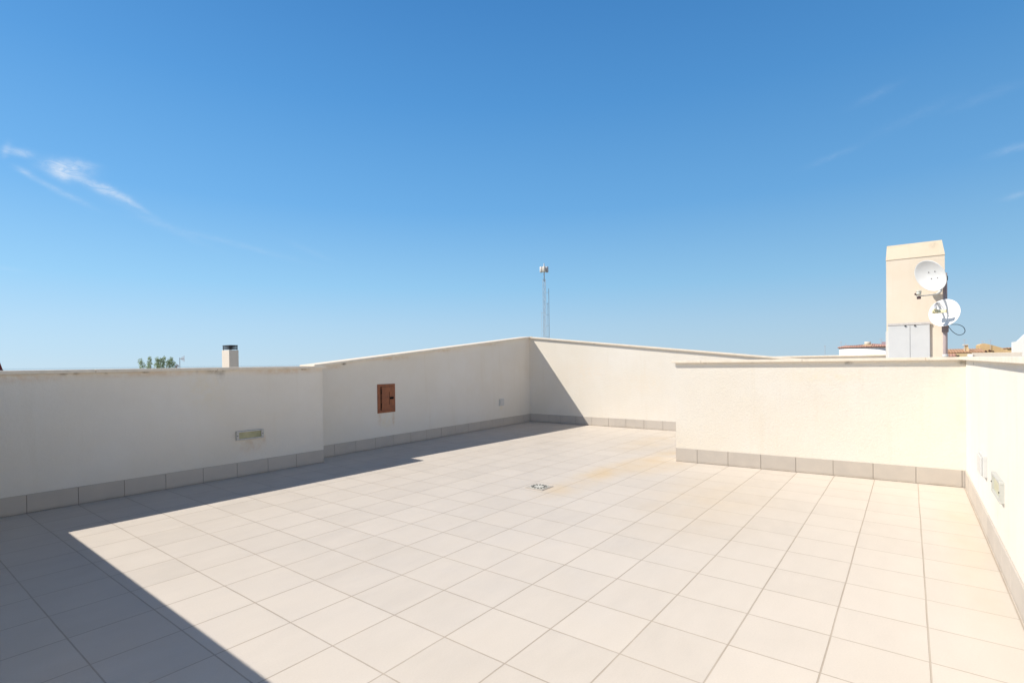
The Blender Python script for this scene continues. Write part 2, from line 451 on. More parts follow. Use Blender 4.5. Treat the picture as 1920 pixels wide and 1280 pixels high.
# -------------------------------------------------------- floor drain
dr = empty('floor_drain', (3.11, -2.79, 0), 'small square steel floor drain with radial slots set in the terrace tiles', 'drain')
p = MB(); p.box(3.012, 3.208, -2.888, -2.692, .0005, .005, .0015)
p.build('plate', flat('drain_plate', (0.50, 0.455, 0.40), .6, .3, 0, var=.25, scale=60), dr)
c_ = Vector((3.11, -2.79, 0))
q = MB(); q.lathe([(.001, .0055), (.086, .0055), (.086, .0080), (.001, .0084)], 40, Matrix.Translation(c_), False)
q.build('grate', flat('drain_grate', (0.60, 0.59, 0.53), .6, .3, 0, var=.2, scale=80), dr)
s_ = MB()
for k in range(14):
    a = k * math.pi / 7
    m_ = Matrix.Translation(c_) @ Matrix.Rotation(a, 4, 'Z')
    s_.box(.046, .079, -.0065, .0065, .0078, .0094, 0, m_)
s_.build('slots', M['black'], dr)

# -------------------------------------------------------- wall lamps
def wall_lamp(p, n, w, h, label, fm, gm):
    """oblong brick lamp, centre p on the wall, n outward"""
    m_ = frame(p, n)
    o = empty('wall_lamp', p, label, 'lamp', 'oblong lamps low on the parapets')
    b = MB()
    t = .016; dpt = .020
    for (x0, x1, y0, y1) in ((-w / 2, w / 2, h / 2 - t, h / 2), (-w / 2, w / 2, -h / 2, -h / 2 + t)):
        b.box(x0, x1, y0, y1, -.006, dpt, .003, m_)
    for (x0, x1) in ((-w / 2, -w / 2 + t * 1.7), (w / 2 - t * 1.7, w / 2)):
        b.box(x0, x1, -h / 2 + t, h / 2 - t, -.006, dpt - .001, 0, m_)
    b.build('frame', fm, o)
    g = MB(); g.box(-w / 2 + t * 1.6, w / 2 - t * 1.6, -h / 2 + t * .9, h / 2 - t * .9, -.006, .009, .002, m_)
    gl = g.build('glass', gm, o)
    for sx in (-1, 1):
        sc = MB(); sc.lathe([(.001, dpt + .003), (.005, dpt + .002), (.005, dpt - .003)][::-1], 12, m_ @ Matrix.Translation((sx * (w / 2 - t * .85), 0, 0)))
        sc.build('screw', M['dark_metal'], o)
    return o
nrm = Vector((-.0309, -1, 0)).normalized()
wall_lamp(Vector((1.787, nl_y(1.787) - .0008, .434)), nrm, .29, .098, 'oblong lamp with yellowed glass on the shaded left parapet', M['alu'], M['glass'])
M['glass2'] = flat('milky_glass', (.55, .53, .36), .3, .5, var=.1, scale=30)
M['lampwhite'] = flat('lamp_frame_white', (.50, .50, .46), .5, .4, var=.1)
wall_lamp(Vector((3.10, -5.9605, .441)), (0, 1, 0), .36, .118, 'oblong lamp with pale frame on the white right parapet', M['lampwhite'], M['glass2'])

def socket(p, n, w, h, label, mat):
    m_ = frame(p, n)
    o = empty('switch_cover', p, label, 'switch cover', 'weatherproof switch covers on the parapets')
    b = MB(); b.box(-w / 2, w / 2, -h / 2, h / 2, -.004, .022, .005, m_); b.build('box', mat, o)
    b = MB(); b.box(-w / 2 + .012, w / 2 - .012, -h / 2 + .012, h / 2 - .012, .022, .032, .004, m_); b.build('lid', mat, o)
    return o
socket(Vector((6.558, fl_y(6.558) - .0008, .444)), Vector((.02265, -1, 0)).normalized(), .125, .125, 'small grey switch cover on the far left parapet near the corner', M['grey_plastic'])
socket(Vector((3.83, -5.9605, .452)), (0, 1, 0), .25, .145, 'white switch cover on the right parapet, left of the lamp', M['white_plastic'])

# -------------------------------------------------------- brown hatch
hn = Vector((.02265, -1, 0)).normalized()
hp = Vector((3.852, fl_y(3.852), .688))
m_ = frame(hp, hn)
ha = empty('meter_hatch', hp, 'rusty brown metal hatch with black latch in the far left parapet', 'hatch')
b = MB(); W, H = .318, .405
b.box(-W / 2, W / 2, H / 2 - .035, H / 2, -.01, .010, .001, m_); b.box(-W / 2, W / 2, -H / 2, -H / 2 + .035, -.01, .010, .001, m_)
b.box(-W / 2, -W / 2 + .05, -H / 2 + .035, H / 2 - .035, -.01, .0095, 0, m_); b.box(W / 2 - .03, W / 2, -H / 2 + .035, H / 2 - .035, -.01, .0095, 0, m_)
b.build('frame', M['rust'], ha)
b = MB(); b.box(-W / 2 + .04, W / 2 - .02, -H / 2 + .03, H / 2 - .03, -.01, .002, 0, m_); b.build('recess', M['black'], ha)
b = MB(); b.box(-W / 2 + .066, W / 2 - .034, -H / 2 + .039, H / 2 - .039, .0, .022, .002, m_)
dd = b.build('door', M['rust'], ha)
b = MB(); b.box(.040, .046, -.09, .09, .020, .0235, 0, m_); b.build('slot', M['black'], dd)
b = MB(); b.box(.050, .110, -.014, .016, .021, .036, .004, m_); b.tube([m_ @ Vector((.075, .0, .03)), m_ @ Vector((.075, 0, .052))], .013, 12); b.build('latch', M['black'], dd)
for z in (-.10, .10):
    b = MB(); b.tube([m_ @ Vector((-W / 2 + .058, z - .035, .014)), m_ @ Vector((-W / 2 + .058, z + .035, .014))], .006, 8)
    b.build('hinge', M['black'], ha)

# -------------------------------------------------------- chimney tower
ct = empty('chimney_tower', (14.35, -5.66, 0), 'tall cream chimney stack rising behind the sunlit right parapet', 'chimney')
b = MB(); b.box(14.0, 14.62, -6.185, -5.143, 0, 3.428); b.build('stack', M['st_ch'], ct)
b = MB(); b.hexa([Vector(q) for q in ((13.988, -6.190, 3.430), (14.63, -6.190, 3.430), (14.63, -5.138, 3.430), (13.988, -5.138, 3.430),
                                     (14.02, -6.138, 3.762), (14.60, -6.138, 3.762), (14.60, -5.160, 3.762), (14.02, -5.160, 3.762))])
b.build('cap', M['st_cap'], ct)

# meter cabinet against the stack
cb = empty('meter_cabinet', (13.8, -5.54, 0), 'pale grey two-door metal cabinet standing against the chimney', 'cabinet')
b = MB(); b.box(13.985, 13.999, -5.932, -5.128, 0, 1.785, .004); b.build('housing', flat('cabinet_housing', (.70, .67, .62), .6, var=.05), cb)
b = MB(); b.box(13.972, 13.984, -5.925, -5.172, .1, 1.955, .004); b.build('body', M['grey_metal'], cb)
b = MB(); b.box(13.950, 13.971, -5.932, -5.165, 1.918, 1.968, .004)
b.build('top_rail', flat('cabinet_rail', (.64, .60, .56), .5), cb)
for (y0, y1) in ((-5.572, -5.176), (-5.921, -5.580)):
    b = MB(); b.box(13.958, 13.971, y0, y1, .12, 1.908, .004); d_ = b.build('door', M['grey_metal'], cb)
    yk = -5.49 if y0 == -5.572 else -5.66
    b = MB(); b.box(13.940, 13.957, yk - .016, yk + .016, 1.885, 1.91, .003); b.build('latch', M['dark_metal'], d_)

# antenna pole
po = empty('antenna_pole', (13.80, -6.176, 0), 'mauve-grey painted pole carrying both dishes at the chimney corner', 'pole')
b = MB(); b.tube([(13.80, -6.176, 0), (13.80, -6.176, 3.0)], .040, 16); b.build('post', M['pole_metal'], po)
b = MB(); b.lathe([(.041, 1.17), (.052, 1.175), (.052, 1.235), (.041, 1.245)], 16, Matrix.Translation((13.80, -6.176, 0))); b.build('collar', M['white_plastic'], po)
b = MB(); b.box(13.74, 13.86, -6.232, -6.120, 1.72, 1.86, .006); b.build('clamp', flat('clamp', (.25, .2, .2), .6), po)

def dish(name, c, n, rad, depth, mat, label, up=(0, 0, 1)):
    m_ = frame(c, n, up)
    o = empty(name, c, label, 'satellite dish', 'satellite dishes on the antenna pole')
    prof = []
    N = 14
    for k in range(N + 1):
        r = rad * k / N; prof.append((max(r, .0008), depth * (r / rad) ** 2 - depth))
    prof += [(rad + .008, .002), (rad + .010, -.006)]
    for k in range(N, -1, -1):
        r = rad * k / N; prof.append((max(r, .0008), depth * (r / rad) ** 2 - depth - .010))
    b = MB(); b.lathe(prof, 56, m_); b.build('reflector', mat, o)
    return o, m_
# upper dish with its feed arm
uc = Vector((13.50, -5.921, 2.930)); un = Vector((-.62, .66, -.40)).normalized()
ud, um = dish('satellite_dish', uc, un, .345, .075, M['dish_g'], 'upper pale grey satellite dish with long feed arm, facing left')
for (x, y) in ((-.07, .065), (.075, .06), (-.065, -.085), (.08, -.09)):
    b = MB(); b.lathe([(.001, -.060), (.011, -.062), (.011, -.075)][::-1], 10, um @ Matrix.Translation((x, y, 0)))
    b.build('bolt', M['dark_metal'], ud)
b = MB(); b.tube([um @ Vector((.02, .0, -.085)), um @ Vector((.02, .0, -.20)), Vector((13.80, -6.176, 2.90))], .022, 8)
b.box(13.75, 13.87, -6.225, -6.15, 2.84, 2.93, .005)
b.build('bracket', M['dark_metal'], ud)
arm = [Vector((13.66, -6.10, 2.66)), Vector((13.52, -6.085, 2.575)), Vector((13.44, -6.02, 2.52)), Vector((13.12, -5.735, 2.475)), Vector((13.06, -5.67, 2.47))]
b = MB(); b.tube(arm, [.028, .028, .018, .011, .010], 8); ar = b.build('feed_arm', flat('arm_paint', (.60, .57, .52), .5, .4), ud)
b = MB(); b.tube([(13.10, -5.72, 2.50), (13.105, -5.725, 2.565)], [.045, .040], 14); b.tube([(13.105, -5.725, 2.565), (13.107, -5.727, 2.59)], [.052, .036], 14)
b.build('feed_head', flat('feed_head', (.66, .66, .58), .5), ud)
b = MB(); b.box(13.07, 13.15, -5.76, -5.69, 2.415, 2.462, .01); b.tube([(13.10, -5.70, 2.50), (13.09, -5.655, 2.53)], .02, 8)
b.build('feed_box', flat('feed_box', (.10, .06, .06), .5), ud)
# lower dish with central feed
lc = Vector((13.52, -6.150, 2.126)); ln = Vector((-.84, .46, .13)).normalized()
ld, lm = dish('satellite_dish', lc, ln, .282, .070, M['dish_w'], 'lower bright white satellite dish with cream feed in the middle')
fc = lc + ln * .16
b = MB(); b.box(-.035, .125, -.035, .035, .135, .185, .012, lm); b.tube([lm @ Vector((-.035, 0, .16)), lm @ Vector((-.085, .012, .16))], [.040, .046], 14)
b.tube([lm @ Vector((-.085, .012, .16)), lm @ Vector((-.12, .018, .16))], [.054, .050], 14)
b.build('feed', M['cream_plastic'], ld)
b = MB(); b.tube([lm @ Vector((-.15, .225, .0)), lm @ Vector((-.13, .16, .09)), lm @ Vector((-.075, .03, .15))], .018, 8)
b.build('feed_strut', M['galv'], ld)
b = MB(); b.tube([lm @ Vector((-.12, .235, .0)), lm @ Vector((.03, .03, .15))], .006, 6)
b.build('stay_wire', M['galv'], ld)
b = MB(); b.tube([lm @ Vector((0, 0, -.07)), lm @ Vector((0, 0, -.16)), Vector((13.80, -6.176, 2.02))], .022, 8); b.build('bracket', M['galv'], ld)
pts = [Vector(q) for q in ((13.60, -6.255, 1.875), (13.6, -6.300, 1.872), (13.6, -6.375, 1.866), (13.6, -6.440, 1.830), (13.6, -6.478, 1.775), (13.6, -6.484, 1.707), (13.6, -6.441, 1.655),
                          (13.6, -6.373, 1.650), (13.6, -6.290, 1.720), (13.6, -6.225, 1.830), (13.66, -6.205, 1.93), (13.74, -6.19, 2.0))]
def smooth(P, k=6):
    out = []
    for i in range(len(P) - 1):
        a, b_, c, d = P[max(i - 1, 0)], P[i], P[i + 1], P[min(i + 2, len(P) - 1)]
        for j in range(k):
            t = j / k
            out.append(.5 * ((2 * b_) + (c - a) * t + (2 * a - 5 * b_ + 4 * c - d) * t * t + (3 * b_ - a - 3 * c + d) * t ** 3))
    return out + [P[-1]]
b = MB(); b.tube(smooth(pts), .0062, 6); b.build('cable', M['cable'], ld)

# -------------------------------------------------------- telecom mast
MX, MY = 60.0, 34.80
ma = empty('telecom_mast', (MX, MY, -7), 'slender steel lattice telecom mast with white drum antennas on top', 'mast')
vdir = Vector((-.866, -.5, 0)); rt = Vector((.5, -.866, 0))       # towards the terrace / sideways
rt = Vector((.55, -.835, 0)).normalized(); bk = Vector((.835, .55, 0)).normalized()
legs = [Vector((MX, MY, 0)) + rt * .19, Vector((MX, MY, 0)) - rt * .19, Vector((MX, MY, 0)) + bk * .33]
b = MB()
for l in legs: b.tube([l + Vector((0, 0, -7)), l + Vector((0, 0, 12.7))], .028, 6)
b.build('legs', M['far_metal'], ma)
b = MB(); z = -6.5; k = 0
while z < 12.4:
    for i in range(3):
        p0, p1 = legs[i], legs[(i + 1) % 3]
        if k % 2: p0, p1 = p1, p0
        b.tube([p0 + Vector((0, 0, z)), p1 + Vector((0, 0, z + .55))], .009, 4)
    z += .55; k += 1
b.build('bracing', M['far_metal'], ma)
b = MB(); c0 = Vector((MX, MY, 0)) + bk * .1
b.tube([c0 + Vector((0, 0, 12.4)), c0 + Vector((0, 0, 14.95))], .07, 8); b.build('top_pole', M['far_metal'], ma)
b = MB()
la = c0 + rt * .62; lb = c0 + rt * .44
b.tube([la + Vector((0, 0, -7)), la + Vector((0, 0, 11.4))], .035, 6)
b.tube([lb + Vector((0, 0, -7)), lb + Vector((0, 0, 9.4))], .022, 6)
z = -6.2
while z < 11.4:
    b.tube([la + Vector((0, 0, z)), c0 + rt * .15 + Vector((0, 0, z))], .022, 4); z += 1.55
b.build('cable_ladder', M['far_metal'], ma)
lc_ = c0 - rt * .42
b = MB(); b.tube([lc_ + Vector((0, 0, -7)), lc_ + Vector((0, 0, 8.2))], .014, 4)
for z in (5.5, 8.0): b.tube([lc_ + Vector((0, 0, z)), c0 + Vector((0, 0, z))], .018, 4)
b.build('side_rail', M['far_metal'], ma)
for k, a in enumerate((-1, 0, 1)):
    ctr = c0 + rt * (a * .40) - bk * (.25 if a == 0 else -.05)
    b = MB(); b.tube([ctr + Vector((0, 0, 13.68)), ctr + Vector((0, 0, 13.72)), ctr + Vector((0, 0, 14.42)), ctr + Vector((0, 0, 14.47))], [.17, .205, .205, .17], 14)
    b.build('panel_antenna', flat('panel_%d' % k, ((.80, .76, .72), (.82, .77, .70), (.50, .52, .58))[k], .5), ma)

# -------------------------------------------------------- neighbouring house with the cream chimney on the left
nh = empty('house', (5.4, 8.3, -7), 'neighbour house showing only its cream chimney with dark slatted cowl over left parapet', 'house')
b = MB(); b.box(1.0, 7.0, 7.0, 14.0, -7, -.6); b.build('wall', M['st'], nh)
b = MB(); b.box(.8, 7.2, 6.8, 14.2, -.597, -.4); rf = b.build('roof', M['terracotta'], nh)
b = MB(); b.box(5.15, 5.385, 8.0, 8.40, -.397, 1.565, .004); ch = b.build('chimney', M['st'], nh)
b = MB()
for z in (1.585, 1.617, 1.649): b.box(5.163, 5.372, 8.015, 8.385, z, z + .021)
b.box(5.16, 5.375, 8.01, 8.39, 1.676, 1.692, .002)
for x in (5.172, 5.355):
    for y in (8.025, 8.36): b.box(x, x + .012, y, y + .012, 1.56, 1.68)
b.build('cowl', M['dark_metal'], nh)

# dark red cap at the very left edge
dh = empty('turret', (2.43, 20.25, -7), 'turret with steep dark red roof cut off by the left picture edge', 'turret')
b = MB(); b.box(2.14, 2.71, 20.0, 20.57, -7, 1.06); b.build('wall', M['st'], dh)
b = MB(); b.box(2.10, 2.742, 19.96, 20.6, 1.063, 1.112, .01); b.build('eave', flat('dark_eave', (.09, .06, .08), .7), dh)
b = MB(); v = [(2.115, 19.975, 1.114), (2.728, 19.975, 1.114), (2.728, 20.585, 1.114), (2.115, 20.585, 1.114), (2.42, 20.28, 2.45)]
vv = [b.bm.verts.new(q) for q in v]
for q in ((0, 1, 4), (1, 2, 4), (2, 3, 4), (3, 0, 4), (3, 2, 1, 0)): b.bm.faces.new([vv[i] for i in q])
b.build('roof', M['darkred'], dh)

# -------------------------------------------------------- tree whose tips show above the left parapet
tr = empty('tree', (7.6, 20.3, -7), 'green tree whose topmost sprigs show above the shaded left parapet', 'tree')
tips = [(6.985, 1.43, .10), (7.05, 1.25, .11), (7.33, 1.56, .075), (7.31, 1.36, .10), (7.27, 1.18, .10), (7.60, 1.52, .08), (7.64, 1.36, .13), (7.62, 1.2, .17), (7.74, 1.50, .07), (7.86, 1.58, .07), (7.84, 1.40, .10),
        (7.83, 1.22, .13), (8.02, 1.42, .08), (8.14, 1.54, .07), (8.13, 1.36, .12), (8.10, 1.2, .18), (8.24, 1.30, .10)]
rnd = random.Random(3)
br = MB(); top = Vector((7.6, 20.3, .1))
br.tube([(7.6, 20.3, -7), (7.65, 20.35, -4), (7.55, 20.25, -1.5), top], [.2, .16, .12, .08], 10)
for (x, z, r) in tips:
    if z < 1.30: continue
    br.tube([top + Vector((0, 0, -.5)), (x * .6 + 7.6 * .4, 20.2, .55), (x, 20.15, z - .02)], [.03, .018, .006], 5)
br.build('trunk', M['bark'], tr)
def leaves(mb, c, r, n, size, squash=1.5):
    for _ in range(n):
        d = Vector((rnd.gauss(0, 1), rnd.gauss(0, 1), rnd.gauss(0, 1))).normalized() * (r * rnd.random() ** .5)
        p = Vector(c) + Vector((d.x, d.y * 1.5, d.z * squash))
        u = Vector((rnd.gauss(0, .6), rnd.gauss(0, .6), 1)).normalized(); s = size * rnd.uniform(.7, 1.5)
        w = u.orthogonal().normalized(); w.rotate(Quaternion(u, rnd.uniform(0, 6.28)))
        mb.poly([p - u * s, p + w * s * .32, p + u * s, p - w * s * .32])
lf = MB()
for (x, z, r) in tips: leaves(lf, (x, 20.15, z - .06), r * 1.05, int(115 * r / .1), .030)
for _ in range(26):                        # the crown below the wall line
    a = rnd.uniform(0, 6.28); q = rnd.random() ** .5
    leaves(lf, (7.6 + 1.2 * q * math.cos(a), 20.4 + 1.2 * q * math.sin(a), rnd.uniform(-1.2, .75)), .35, 60, .06, 1)
lf.build('crown', M['leaf'], tr, recalc=False)
lr = MB(); leaves(lr, (8.35, 20.15, 1.14), .09, 60, .03, 1.3)
lr.build('sprig', M['leaf_red'], tr, recalc=False, label='small rust-red sprig at the right of the crown')

ta = empty('tv_antenna', (8.425, 20.0, -7), 'thin television aerial with pinkish reflector right of the tree tips', 'antenna')
b = MB(); b.tube([(8.425, 20.0, -7), (8.425, 20.0, 1.54)], .012, 6); b.build('mast', M['galv'], ta)
b = MB(); b.tube([(8.42, 20.0, 1.49), (8.60, 19.98, 1.50)], .010, 5)
for k in range(5):
    x = 8.48 + k * .03; h = .05 + .02 * k
    b.tube([(x, 19.98, 1.49 - h), (x, 19.98, 1.50 + h)], .006, 4)
b.build('aerial', flat('aerial', (.62, .42, .36), .6), ta)

# -------------------------------------------------------- round white house beyond
rh = empty('house', (62.8, -2.62, -7), 'white round-fronted house with red tiled eave, left of the chimney tower', 'house')
rc = Vector((62.85, -2.62, 0)); Rr = 2.80
def ring(mb, r0, r1, z0, z1, n=64, c=rc):
    mb.lathe([(r0, z0), (r1, z0), (r1, z1), (r0, z1)], n, Matrix.Translation(c), True, close=True)
b = MB(); b.lathe([(Rr, -7), (Rr, 2.20)], 64, Matrix.Translation(rc)); b.build('wall', M['white_wall'], rh)
b = MB(); b.lathe([(Rr + .12, 2.215), (Rr + .14, 2.30), (Rr - .1, 2.36), (.02, 2.62)], 64, Matrix.Translation(rc)); rf = b.build('roof', M['redtile'], rh)
b = MB()
for k in range(60):
    a = 2 * math.pi * k / 60; p = rc + Vector((math.cos(a), math.sin(a), 0)) * (Rr + .10)
    q = rc + Vector((math.cos(a), math.sin(a), 0)) * (Rr - .5)
    b.tube([p + Vector((0, 0, 2.27)), q + Vector((0, 0, 2.40))], .075, 6)
b.build('eave_tiles', M['redtile'], rh)
b = MB(); b.box(60.3, 61.0, -2.72, -1.98, 2.25, 2.46, .02); c1 = b.build('chimney', M['palewall'], rh)
b = MB(); b.tube([(60.65, -2.36, 2.46), (60.65, -2.36, 2.50), (60.65, -2.36, 2.76)], [.20, .26, .26], 14); b.build('flue', M['grey_wall'], rh)
b = MB(); b.hexa([Vector(q) for q in ((61.0, -4.05, 2.3), (61.6, -4.05, 2.3), (61.6, -3.42, 2.3), (61.0, -3.42, 2.3), (61.1, -3.92, 2.72), (61.5, -3.92, 2.72), (61.5, -3.46, 2.72), (61.1, -3.46, 2.72))])
b.build('chimney', flat('mauve_flue', (.36, .27, .30), .7), rh, label='mauve tapered chimney')
def aerial(x, y, z0, z1, w, label, r=.018, el=3):
    o = empty('tv_antenna', (x, y, z0), label, 'antenna', 'rooftop aerials on the far houses')
    b = MB(); b.tube([(x, y, z0), (x, y, z1)], r, 5); b.build('mast', M['far_metal'], o)
    b = MB(); b.tube([(x - .02, y - w / 2, z1 - .05), (x - .02, y + w / 2, z1 - .03)], r * .8, 4)
    for k in range(el):
        yy = y - w / 2 + w * (k + .5) / el
        b.tube([(x - .02, yy, z1 - .13), (x - .02, yy, z1 + .05)], r * .6, 4)
    b.build('aerial', M['far_metal'], o)
aerial(61.2, -.12, 2.30, 2.86, .2, 'thin aerial at the left end of the round white house')
aerial(61.2, -.52, 2.32, 2.62, .14, 'shorter aerial just right of the leftmost on the round house')
aerial(62.5, -3.35, 2.5, 3.02, .25, 'aerial rising beside the mauve flue of the round house')
aerial(58.0, .92, -7, 2.40, .18, 'faint aerial standing left of the round white house')

# -------------------------------------------------------- tan houses on the right
hA = empty('house', (62, -9.5, -7), 'long tan house with terracotta roof and small chimney, right of the pole', 'house')
b = MB(); b.box(60.04, 66, -10.75, -7.6, -7, 1.525); b.build('wall', M['palewall'], hA)
b = MB(); b.prism([(60.0, -7.3, 1.55), (60.0, -7.3, 1.63), (63.3, -7.3, 1.93), (66.4, -7.3, 1.63), (66.4, -7.3, 1.55)], (0, -3.45, 0)); rA = b.build('roof', M['terracotta'], hA)
b = MB(); b.box(60.005, 60.3, -10.74, -7.31, 1.528, 1.547); b.build('fascia', flat('fascia', (.28, .14, .09), .8), hA)
b = MB(); b.hexa([Vector(q) for q in ((60.75, -9.80, 1.6), (61.2, -9.80, 1.6), (61.2, -9.42, 1.6), (60.75, -9.42, 1.6), (60.8, -9.69, 2.20), (61.1, -9.69, 2.20), (61.1, -9.45, 2.20), (60.8, -9.45, 2.20))])
cA = b.build('chimney', M['palewall'], hA)
b = MB(); b.box(60.7, 61.2, -9.72, -9.35, 2.203, 2.30, .01); b.build('chimney_cap', M['grey_wall'], hA)
b = MB(); b.prism([(59.4, -8.28, 1.22), (59.4, -8.28, 1.28), (60.035, -8.28, 1.46), (60.035, -8.28, 1.38)], (0, -.55, 0)); b.build('lean_to_roof', M['redtile'], hA)
b = MB(); b.box(59.45, 60.03, -8.8, -8.3, -7, 1.2); b.build('lean_to', M['rust'], hA)
b = MB(); b.box(60.02, 60.038, -9.06, -8.94, 1.24, 1.34); b.build('window', M['dark_metal'], hA)
aerial(60.7, -9.46, 1.7, 2.72, .3, 'aerial beside the small chimney of the tan house')

hB = empty('house', (67, -12, -7), 'ochre house whose gable top slopes down to the right', 'house')
b = MB()
out = [(66, -10.90, -7), (66, -10.90, 2.28), (66, -11.02, 2.42), (66, -11.22, 2.44), (66, -11.68, 2.30), (66, -12.50, 1.96), (66, -12.95, 1.88), (66, -13.4, 1.88), (66, -13.4, -7)]
b.prism(out, (4, 0, 0)); b.build('wall', M['tan'], hB)
for (y, z, w, h) in ((-11.32, 1.70, .16, .17), (-11.60, 1.74, .22, .20), (-11.82, 1.68, .12, .12), (-12.84, 1.70, .12, .18)):
    b = MB(); b.prism([(65.97, y + w / 2, z - h / 2), (65.97, y + w / 2, z + h * .3), (65.97, y + w * .2, z + h / 2), (65.97, y - w / 2, z + h * .1), (65.97, y - w / 2, z - h / 2)], (.05, 0, 0)); b.build('window', flat('dark_opening', (.10, .05, .04), .7), hB)
aerial(66.5, -11.14, 2.3, 2.68, .3, 'low dark aerial on the left corner of the ochre house', .02)
aerial(65.9, -11.62, 1.9, 2.74, .3, 'tall aerial in the middle of the ochre house', .016)
hC = empty('house', (60.5, -12.4, -7), 'small ochre block with red tiled top beside the white gable', 'house')
b = MB(); b.box(60, 62, -13.0, -12.12, -7, 1.84); b.build('wall', M['tan'], hC)
b = MB(); b.box(59.9, 62.1, -13.1, -12.08, 1.843, 1.93, .02); b.build('roof', M['terracotta'], hC)
hD = empty('house', (42, -11.2, -7), 'white house with a stepped sloping gable at the right picture edge', 'house')
b = MB(); b.prism([(40, -10.20, -7), (40, -10.20, 1.98), (40, -10.36, 2.02), (40, -10.42, 2.05), (40, -10.68, 2.39), (40, -11.3, 2.9), (40, -12.4, 2.9), (40, -12.4, -7)], (.4, 0, 0)); b.build('wall', M['white_wall'], hD)

# grey wall and white box beyond the right parapet
gw = empty('roof_wall', (18.1, -7.4, 0), 'low greyish wall in front of the ochre houses at right', 'wall')
b = MB(); b.box(18.0, 18.2, -7.885, -6.925, 0, 1.260, .004); b.build('wall_body', M['grey_wall'], gw)
b = MB(); b.box(17.998, 18.21, -7.888, -6.925, 1.262, 1.288, .003); b.build('coping', M['coping'], gw)
vb = empty('vent_box', (18.05, -6.86, 0), 'small white box with dark vent at the left end of the grey wall', 'box')
b = MB(); b.box(17.95, 18.15, -6.921, -6.825, 0, 1.258, .004); b.build('casing', M['white_wall'], vb)
b = MB(); b.box(17.94, 18.08, -6.823, -6.795, 1.16, 1.205, .003); b.build('vent', M['grey_plastic'], vb)

# ------------------------------------------------------------------ sky, sun
SX, SY, SZ = -.64, .78, 1.0
el = math.atan2(SZ, math.hypot(SX, SY)); az = math.atan2(SX, SY)
w = bpy.data.worlds.new('World'); scene.world = w; w.use_nodes = True
nt = w.node_tree; N = nt.nodes; Lk = nt.links
bg = N['Background']; bg.inputs['Strength'].default_value = 0.084
sky = N.new('ShaderNodeTexSky'); sky.sky_type = 'NISHITA'; sky.sun_disc = False
sky.sun_elevation = el; sky.sun_rotation = az
sky.altitude = 0; sky.air_density = 1.0; sky.dust_density = 0.6; sky.ozone_density = 2.0
tc = N.new('ShaderNodeTexCoord')
# the physical sky, graded by height above the horizon to this day's clear blue
sep = N.new('ShaderNodeSeparateXYZ'); Lk.new(tc.outputs['Generated'], sep.inputs[0])
ramp = N.new('ShaderNodeValToRGB'); Lk.new(sep.outputs['Z'], ramp.inputs[0])
def lin(v): v /= 255; return v / 12.92 if v < .04045 else ((v + .055) / 1.055) ** 2.4
SKY = [(0.0, 190, 219, 238), (.02, 183, 216, 239), (.07, 172, 211, 240), (.14, 147, 202, 241), (.275, 109, 176, 233), (.44, 82, 153, 218), (.57, 67, 136, 203), (.70, 34, 68, 120), (1.0, 14, 30, 60)]
while len(ramp.color_ramp.elements) < len(SKY): ramp.color_ramp.elements.new(.5)
for e_, s__ in zip(ramp.color_ramp.elements, SKY):
    e_.position = s__[0]; e_.color = (lin(s__[1]), lin(s__[2]), lin(s__[3]), 1)
gm = N.new('ShaderNodeMix'); gm.data_type = 'RGBA'; gm.blend_type = 'MULTIPLY'; gm.inputs[0].default_value = 1
Lk.new(ramp.outputs[0], gm.inputs[6]); gm.inputs[7].default_value = (8.4, 8.4, 8.4, 1)
# a little brighter towards the sun's side
gd = N.new('ShaderNodeVectorMath'); gd.operation = 'DOT_PRODUCT'; Lk.new(tc.outputs['Generated'], gd.inputs[0]); gd.inputs[1].default_value = (-.634, .773, 0)
gr_ = N.new('ShaderNodeMapRange'); Lk.new(gd.outputs['Value'], gr_.inputs[0]); gr_.inputs[1].default_value = -1; gr_.inputs[2].default_value = 1; gr_.inputs[3].default_value = .86; gr_.inputs[4].default_value = 1.14
g2 = N.new('ShaderNodeVectorMath'); g2.operation = 'SCALE'; Lk.new(gm.outputs[2], g2.inputs[0]); Lk.new(gr_.outputs[0], g2.inputs['Scale'])
# warm glow added low in the unseen south-west sky to lift the shaded walls
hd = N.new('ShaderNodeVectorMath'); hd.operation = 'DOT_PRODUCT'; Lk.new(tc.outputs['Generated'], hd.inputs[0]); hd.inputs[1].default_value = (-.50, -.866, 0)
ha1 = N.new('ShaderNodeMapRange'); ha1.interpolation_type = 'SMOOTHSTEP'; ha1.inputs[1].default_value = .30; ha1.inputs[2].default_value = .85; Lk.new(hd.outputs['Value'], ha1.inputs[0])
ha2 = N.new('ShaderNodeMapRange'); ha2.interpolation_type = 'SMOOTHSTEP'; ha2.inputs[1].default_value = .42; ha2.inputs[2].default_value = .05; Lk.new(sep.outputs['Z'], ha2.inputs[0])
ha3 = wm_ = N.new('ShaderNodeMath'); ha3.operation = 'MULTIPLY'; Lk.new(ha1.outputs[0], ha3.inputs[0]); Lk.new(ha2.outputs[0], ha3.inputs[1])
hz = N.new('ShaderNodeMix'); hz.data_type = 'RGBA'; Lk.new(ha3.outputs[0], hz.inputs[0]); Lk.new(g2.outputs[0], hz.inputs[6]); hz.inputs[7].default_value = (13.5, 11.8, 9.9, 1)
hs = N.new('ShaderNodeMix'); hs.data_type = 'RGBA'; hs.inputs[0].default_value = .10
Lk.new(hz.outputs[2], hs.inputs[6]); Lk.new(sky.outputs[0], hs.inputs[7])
def wmath(op, a, b=None):
    n = N.new('ShaderNodeMath'); n.operation = op
    for i, v in enumerate((a, b)):
        if v is None: continue
        if isinstance(v, (int, float)): n.inputs[i].default_value = v
        else: Lk.new(v, n.inputs[i])
    return n.outputs[0]
